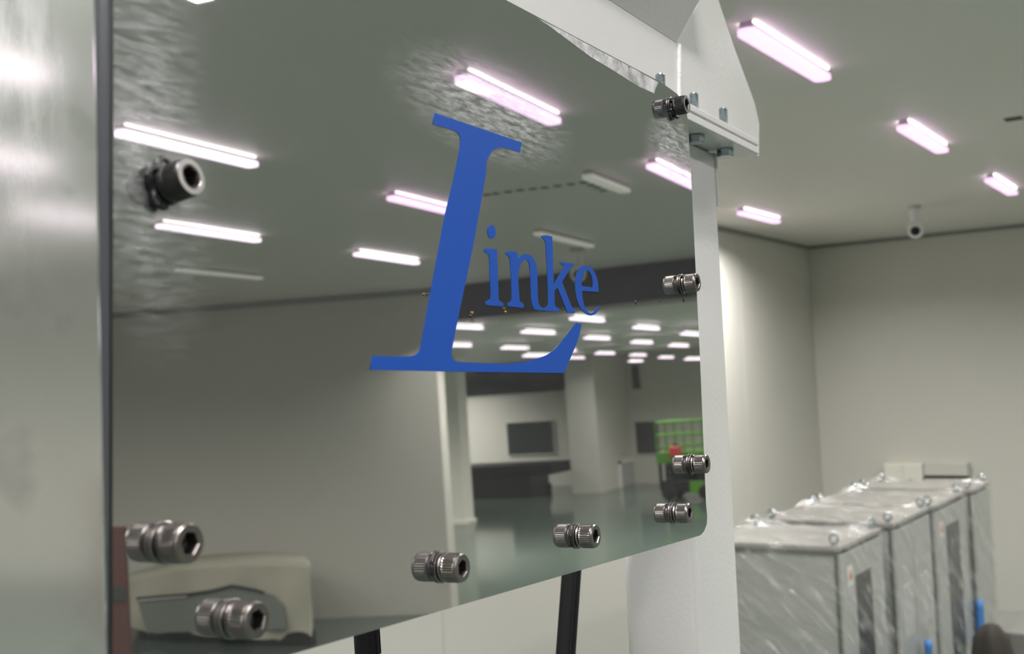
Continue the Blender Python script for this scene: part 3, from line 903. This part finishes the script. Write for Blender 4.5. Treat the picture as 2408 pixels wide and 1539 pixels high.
c4 = cabinet(9.42, 10.05, 1.98, 2.90, 'farthest wrapped plain cabinet at the end of the row', [(0, 1, None, False, False)])
# dark blocks added for the shade in the gaps between cabinets
for a, b, yy, lab in ((7.175, 7.335, 2.12, 'added dark block for the shade between the first and second wrapped cabinets'), (9.325, 9.395, 2.08, 'added dark block for the shade before the farthest wrapped cabinet')):
    o = MB().box(a, b, yy, 2.85, 0, 1.95).build('gap_shade_block', M['cabgap'], bevel=0.004)
    tag(o, lab, 'shade block', None)
# blue wrapped handles
for (px0, py0, px1, py1, yy, lab) in ((2182, 1506, 2187, 1600, 1.97, 'blue foam sleeve low on the second wrapped cabinet'), (2303, 1412, 2308, 1520, 1.965, 'blue foam sleeve beside the farthest wrapped cabinet')):
    p = hit(px0, py0, 1, yy); q = hit(px1, py1, 1, yy)
    d_ = (q - p)
    r_ = 8.0 * (p - EYE).length / FPX
    o = MB().tube([p + d_ * (k / 6) for k in range(7)], r_, 10).build('foam_sleeve', M['tape'], smooth=True)
    tag(o, lab, 'foam sleeve')
# brown bundle on the floor by the last cabinet
p = hit(2330, 1478, 1, 1.55)
mb = MB()
mb.lathe([(0.13, 0.0), (0.15, 0.1), (0.12, 0.4), (0.135, p.z * 0.7), (0.12, p.z * 0.86), (0.095, p.z * 0.96), (0.05, p.z + 0.015), (0.01, p.z + 0.03)], 18, (p.x, p.y), wob=lambda k, z: 1 + 0.22 * math.sin(k * 1.9 + z * 7))
tag(mb.build('brown_sack', M['brown'], smooth=True), 'slumped dark brown sack standing past the last wrapped cabinet', 'sack')

# wall units behind the cabinets
a_ = hit(2078, 1091, 0, XB - 0.12); b_ = hit(2168, 1091, 0, XB - 0.12)
wc = empty('wall_cabinet', (XB - 0.12, b_.y, 0.9))
tag(wc, 'white two-door box on the back wall above the wrapped cabinets', 'wall cabinet')
ww = a_.y - b_.y; hh = a_.z - 0.9
MB().box(0, 0.119, 0, ww, 0, hh).build('body', M['column'], wc, bevel=0.004)
for k in range(2):
    d = MB().box(-0.014, 0.0, ww * (0.5 * k) + 0.004, ww * (0.5 * k + 0.5) - 0.004, 0.01, hh - 0.01).build('door', M['column'], wc, bevel=0.003)
    if k == 0:
        MB().box(-0.026, -0.014, ww * 0.28, ww * 0.34, hh - 0.30, hh - 0.18).build('handle', M['labelgrey'], d, bevel=0.003)
a_ = hit(2171, 1091, 0, XB - 0.08); b_ = hit(2275, 1091, 0, XB - 0.08); c_ = hit(2220, 1123, 0, XB - 0.08)
wh = empty('wall_hatch', (XB - 0.08, b_.y, 1.2))
tag(wh, 'grey hatch in the back wall with a long dark slot at its foot', 'hatch')
ww = a_.y - b_.y
MB().box(0, 0.079, 0, ww, 0.0, c_.z - 1.2 - 0.02).build('lower_leaf', M['wall'], wh, bevel=0.003)
MB().box(0.0, 0.079, 0, ww, c_.z - 1.2 + 0.02, a_.z - 1.2).build('upper_leaf', M['wall'], wh, bevel=0.003)
MB().box(0.02, 0.079, 0.005, ww - 0.005, c_.z - 1.2 - 0.02, c_.z - 1.2 + 0.02).build('slot', M['black'], wh)
for yy in (0.0, ww):
    MB().box(-0.01, 0.079, yy - 0.012, yy + 0.012, a_.z - 1.2 - 0.06, a_.z - 1.2 + 0.005).build('hinge', M['labelgrey'], wh)

# security cameras
def cctv(p, yaw, label, s=1.0):
    r = empty('security_camera', (p.x, p.y, HC)); r.rotation_euler = (0, 0, yaw)
    tag(r, label, 'security camera')
    MB().lathe([(0.05 * s, -0.025 * s), (0.055 * s, -0.02 * s), (0.055 * s, 0.0)], 20).build('mount', M['labelgrey'], r)
    MB().tube([(0, 0, -0.02 * s), (0, 0, -0.13 * s), (-0.02 * s, 0, -0.15 * s)], 0.035 * s, 12).build('neck', M['camwhite'], r)
    o_ = MB().lathe([(0.050 * s, -0.10 * s), (0.058 * s, -0.09 * s), (0.058 * s, 0.11 * s), (0.052 * s, 0.12 * s)], 20).build('housing', M['camwhite'], r, smooth='auto')
    o_.matrix_local = Matrix.Translation((-0.03 * s, 0, -0.185 * s)) @ Matrix.Rotation(math.radians(-105), 4, 'Y')
    l_ = MB().lathe([(0.036 * s, 0.121 * s), (0.034 * s, 0.128 * s)], 20).build('lens', M['lens'], o_)
    return r
p = hit(2149, 484, 2, HC)
cctv(p, math.atan2(p.y, p.x), 'white bullet camera hanging from the ceiling near the back wall', 1.3)
p = mir(1357, 584, 2, HC)
cctv(p, math.atan2(p.y, p.x), 'white bullet camera mirrored above the letter e', 1.5)

# ================================================================== SEEN IN THE MIRROR SHEET
# covered machine by the skew wall
XM = 11.9
p0 = mir(300, 1500, 0, XM); p1 = mir(740, 1500, 0, XM)
ztop = mir(720, 1330, 0, XM).z; zhem = mir(700, 1495, 0, XM).z
ym0, ym1 = p0.y, p1.y
cm = empty('covered_machine', (XM, ym1, 0))
tag(cm, 'long machine under a beige cover on the green floor, mirrored at the lower left', 'covered machine')
Wm = ym1 - ym0
MB().prism([(0.12, -0.15), (1.0, -0.95), (1.0, -Wm - 0.6), (0.12, -Wm + 0.15)], 0.0, max(0.15, zhem + 0.05)).build('base', M['black'], cm)
for k in range(4):
    MB().box(0.08, 0.2, -0.12 - (Wm - 0.34) * k / 3 - 0.1, -0.12 - (Wm - 0.34) * k / 3, 0, 0.2).build('foot', M['black'], cm, bevel=0.01)
bm = bmesh.new()
NU, NV = 48, 14
def tarp(u, v):
    y = -Wm * u
    hem = max(0.14, zhem) + 0.05 * math.sin(u * 21) - 0.05 * math.exp(-((u - 0.16) / 0.02) ** 2) - 0.08 * math.exp(-((u - 0.42) / 0.03) ** 2)
    t = ztop + 0.04 * math.sin(u * 5 + 0.5) - (0.18 * max(0, u - 0.7) / 0.3)
    z = hem + (t - hem) * v
    x = 0.05 * math.sin(u * 17 + v * 4) * (1 - v) + 0.02 * math.sin(u * 40) * (1 - v) - 0.06 * (1 - v)
    return (x, y, z)
vs = [[bm.verts.new(tarp(i / NU, j / NV)) for j in range(NV + 1)] for i in range(NU + 1)]
for i in range(NU):
    for j in range(NV):
        bm.faces.new((vs[i][j], vs[i + 1][j], vs[i + 1][j + 1], vs[i][j + 1]))
back = [bm.verts.new((1.15, -Wm * i / NU - 0.95, vs[i][NV].co.z - 0.05)) for i in range(NU + 1)]
hemb = [bm.verts.new((1.17, -Wm * i / NU - 0.95, 0.2)) for i in range(NU + 1)]
for i in range(NU):
    bm.faces.new((vs[i][NV], vs[i + 1][NV], back[i + 1], back[i]))
    bm.faces.new((back[i], back[i + 1], hemb[i + 1], hemb[i]))
for i in (0, NU):
    col = [vs[i][j] for j in range(NV + 1)]
    bm.faces.new(col + [back[i], hemb[i]])
me = bpy.data.meshes.new('cover'); bm.to_mesh(me); bm.free(); me.materials.append(M['tarp'])
for p_ in me.polygons:
    p_.use_smooth = len(p_.vertices) == 4
o = bpy.data.objects.new('cover', me); COL.objects.link(o); o.parent = cm
# opening with a dark arched edge in the cover: front window of the machine
q = [mir(x, y, 0, XM - 0.12) for x, y in [(322, 1408), (440, 1400), (500, 1392), (545, 1380), (600, 1390), (640, 1400), (664, 1425), (672, 1480), (345, 1490)]]
mb = MB(); mb.prism([(p_.y - ym1, p_.z) for p_ in q], 0, 0.03)
o = mb.build('machine_front', M['machinegrey'], cm)
o.matrix_local = Matrix(((0, 0, 1, -0.12), (1, 0, 0, 0), (0, 1, 0, 0), (0, 0, 0, 1)))
q = [mir(x, y, 0, XM - 0.14) for x, y in [(322, 1408), (440, 1399), (500, 1390), (545, 1378), (600, 1388), (620, 1394)]]
MB().tube([(-0.14, p_.y - ym1, p_.z) for p_ in q], 0.018, 6).build('cover_edge', M['black'], cm)
q = [mir(x, y, 0, XM - 0.14) for x, y in [(326, 1413), (386, 1408), (440, 1404)]]
MB().tube([(-0.14, p_.y - ym1, p_.z) for p_ in q], 0.010, 6).build('bright_rail', M['camwhite'], cm)

# dull red locker at the far left of the mirror picture
p0 = mir(262, 1240, 0, 9.6); p1 = mir(289, 1240, 0, 9.6)
rl = empty('red_locker', (9.6, p0.y, 0))
tag(rl, 'dull red locker mirrored at the left edge beside the satin plate', 'locker')
MB().box(0, 0.06, -0.15, p1.y - p0.y, 0, p0.z).build('body', M['dullred'], rl, bevel=0.01)
zz = mir(280, 1395, 0, 9.6).z
MB().box(-0.012, 0.0, -0.14, p1.y - p0.y - 0.005, zz - 0.09, zz + 0.07).build('dark_band', M['dark'], rl)

# near column of the far hall
p0 = mir(1022, 1235, 2, 0.0); p1 = mir(1092, 1235, 2, 0.0)
col = empty('hall_column', (p0.x, p0.y, 0)); tag(col, 'slim white column mirrored under the big blue letter', 'column')
MB().box(0, 0.45, 0, p1.y - p0.y, 0, H2).build('shaft', M['column'], col, bevel=0.01)
MB().box(-0.04, 0.49, -0.04, p1.y - p0.y + 0.04, 0, 0.10).build('plinth', M['column'], col, bevel=0.005)
# pier with a door
p0 = mir(1352, 1160, 2, 0.0); p1 = mir(1414, 1160, 2, 0.0)
pier = structure(MB().box(31.2, 34.0, p0.y, p1.y, 0, H2).build('wall_pier', M['wall']))
yp = p1.y
d0 = mir(1454, 1085, 1, yp); d1 = mir(1490, 1085, 1, yp)
door = structure(MB().box(d0.x + 0.08, d1.x - 0.08, yp - 0.02, yp + 0.03, 0, d0.z - 0.08).build('door_1', M['doorgrey']))
for a, b, z0, z1_ in ((d0.x, d0.x + 0.09, 0, d0.z), (d1.x - 0.09, d1.x, 0, d0.z), (d0.x, d1.x, d0.z - 0.09, d0.z)):
    MB().box(a, b, yp, yp + 0.06, z0, z1_).build('door_frame', M['camwhite'], door)
MB().tube([(d0.x + 0.2, yp + 0.07, 1.0), (d0.x + 0.35, yp + 0.07, 1.0)], 0.015, 6).build('door_handle', M['cabgap'], door)

# dark glass in the far wall
def window(n_, a, b, X):
    p = mir(*a, 0, X); q = mir(*b, 0, X)
    y0, y1 = min(p.y, q.y), max(p.y, q.y); z0, z1_ = min(p.z, q.z), max(p.z, q.z)
    o_ = structure(MB().box(X, X + 0.05, y0, y1, z0, z1_).build('window_%d' % n_, M['glassdark']))
    for (ya, yb_, za, zb_) in ((y0 - 0.03, y0, z0 - 0.03, z1_ + 0.03), (y1, y1 + 0.03, z0 - 0.03, z1_ + 0.03), (y0, y1, z0 - 0.03, z0), (y0, y1, z1_, z1_ + 0.03)):
        MB().box(X + 0.001, X + 0.05, ya, yb_, za, zb_).build('window_frame', M['wall'], o_)
    n2 = max(1, int((y1 - y0) / 1.3))
    for k in range(1, n2):
        yy = y0 + (y1 - y0) * k / n2
        MB().box(X - 0.012, X + 0.05, yy - 0.015, yy + 0.015, z0, z1_).build('mullion', M['glassdark'], o_)
window(1, (1082, 872), (1366, 916), 33.94)
window(2, (1191, 996), (1304, 1066), 33.94)
window(3, (1493, 994), (1552, 1066), 33.94)
window(4, (1484, 860), (1506, 915), 33.94)

# black granite table
XG = 30.2
p0 = mir(1060, 1152, 0, XG); p1 = mir(1295, 1092, 0, XG); p2 = mir(1295, 1117, 0, XG); p3 = mir(1250, 1150, 0, XG)
gt = empty('granite_table', (XG, p1.y, 0)); tag(gt, 'long black granite table mirrored under the dark window', 'table')
Wg = p1.y - p0.y
MB().box(0, 1.6, -Wg, 0, p2.z, p1.z).build('table_top', M['granite'], gt, bevel=0.02)
MB().box(0.1, 1.5, -Wg + 0.2, p3.y - p1.y - 0.1, 0.0, p2.z).build('stand', M['black'], gt)
for k in range(3):
    yk = -0.75 - (Wg - 1.2) * k / 2
    for xx in (0.12, 1.36):
        MB().box(xx, xx + 0.14, yk - 0.07, yk + 0.07, 0, 0.3).build('leg', M['black'], gt, bevel=0.01)

# green scissor lift
XL = 28.0
a0 = mir(1537, 1178, 2, 0.0)
b0 = mir(1537, 995, 0, a0.x); b1 = mir(1650, 990, 0, a0.x); pf = mir(1540, 1066, 0, a0.x); pg = mir(1540, 1092, 0, a0.x)
lift = empty('scissor_lift', (a0.x, b0.y, 0)); tag(lift, 'bright green scissor lift with railed basket mirrored at the right edge', 'scissor lift')
Wl = b1.y - b0.y + 0.25
Dl = 0.9
zr = b0.z; zp = pf.z; zq = pg.z
MB().box(0, Dl, 0, Wl, zq, zp).build('platform', M['green'], lift, bevel=0.02)
def rail(pts, r=0.022):
    MB().tube(pts, r, 8).build('guard_rail', M['green'], lift)
for x in (0.03, Dl - 0.03):
    for z in (zr, (zr + zp) / 2 + 0.05, zp + 0.15):
        rail([(x, 0.03, z), (x, Wl - 0.03, z)], 0.025)
    for k in range(7):
        y = 0.03 + (Wl - 0.06) * k / 6
        rail([(x, y, zp), (x, y, zr)], 0.022)
for y in (0.03, Wl - 0.03):
    for z in (zr, (zr + zp) / 2 + 0.05):
        rail([(0.03, y, z), (Dl - 0.03, y, z)], 0.025)
nst = 3
for k in range(nst):
    za = 0.5 + (zq - 0.5) * k / nst; zb_ = 0.5 + (zq - 0.5) * (k + 1) / nst
    for x in (0.12, Dl - 0.12):
        MB().tube([(x, 0.2, za), (x, Wl - 0.2, zb_)], 0.045, 6).build('scissor_arm', M['black'], lift)
        MB().tube([(x, Wl - 0.2, za), (x, 0.2, zb_)], 0.045, 6).build('scissor_arm', M['black'], lift)
MB().box(0.05, Dl - 0.05, 0.1, Wl - 0.1, 0.18, 0.5).build('chassis', M['black'], lift, bevel=0.02)
MB().box(0.0, 0.05, Wl * 0.55, Wl * 0.8, 0.16, 0.48).build('chassis_cover', M['green'], lift, bevel=0.01)
MB().box(0.28, Dl - 0.2, 0.25, Wl - 0.25, 0.5, zq).build('scissor_stack', M['blacksteel'], lift)
for x in (0.02, Dl - 0.02):
    for y in (0.28, Wl - 0.28):
        o = MB().lathe([(0.15, -0.06), (0.19, -0.05), (0.19, 0.05), (0.15, 0.06)], 18).build('wheel', M['black'], lift)
        o.matrix_local = Matrix.Translation((x, y, 0.19)) @ Matrix.Rotation(math.radians(90), 4, 'Y')
for x in (0.15, Dl - 0.2):
    MB().tube([(x, 0.04, 0.25), (x, 0.04, zq)], 0.05, 8).build('ladder_rail', M['black'], lift)
p = mir(1588, 1060, 0, a0.x - 0.16)
rb = empty('red_control_box', (p.x, p.y, p.z - 0.17)); tag(rb, 'small red control box hung on the basket rail of the scissor lift', 'control box')
MB().box(-0.12, 0.12, -0.15, 0.15, 0.0, 0.28).build('body', M['red'], rb, bevel=0.05, segs=3)
MB().lathe([(0.05, 0), (0.05, 0.08), (0.02, 0.1)], 12).build('joystick', M['black'], rb).location = (0, 0, 0.28)

# low grey wrapped crate past the cabinets
lc = empty('low_crate', (10.6, 0.3, 0)); tag(lc, 'low pale grey crate on the floor past the wrapped cabinets at the right edge', 'crate')
M['crate'] = mat('crate_grey', (0.17, 0.17, 0.155), 0.7)
MB().box(0, 0.9, 0, 2.3, 0.05, 0.66).build('body', M['crate'], lc, bevel=0.02)
for yy in (0.1, 1.05, 2.0):
    MB().box(0.02, 0.88, yy, yy + 0.2, 0, 0.05).build('skid', M['wall'], lc)
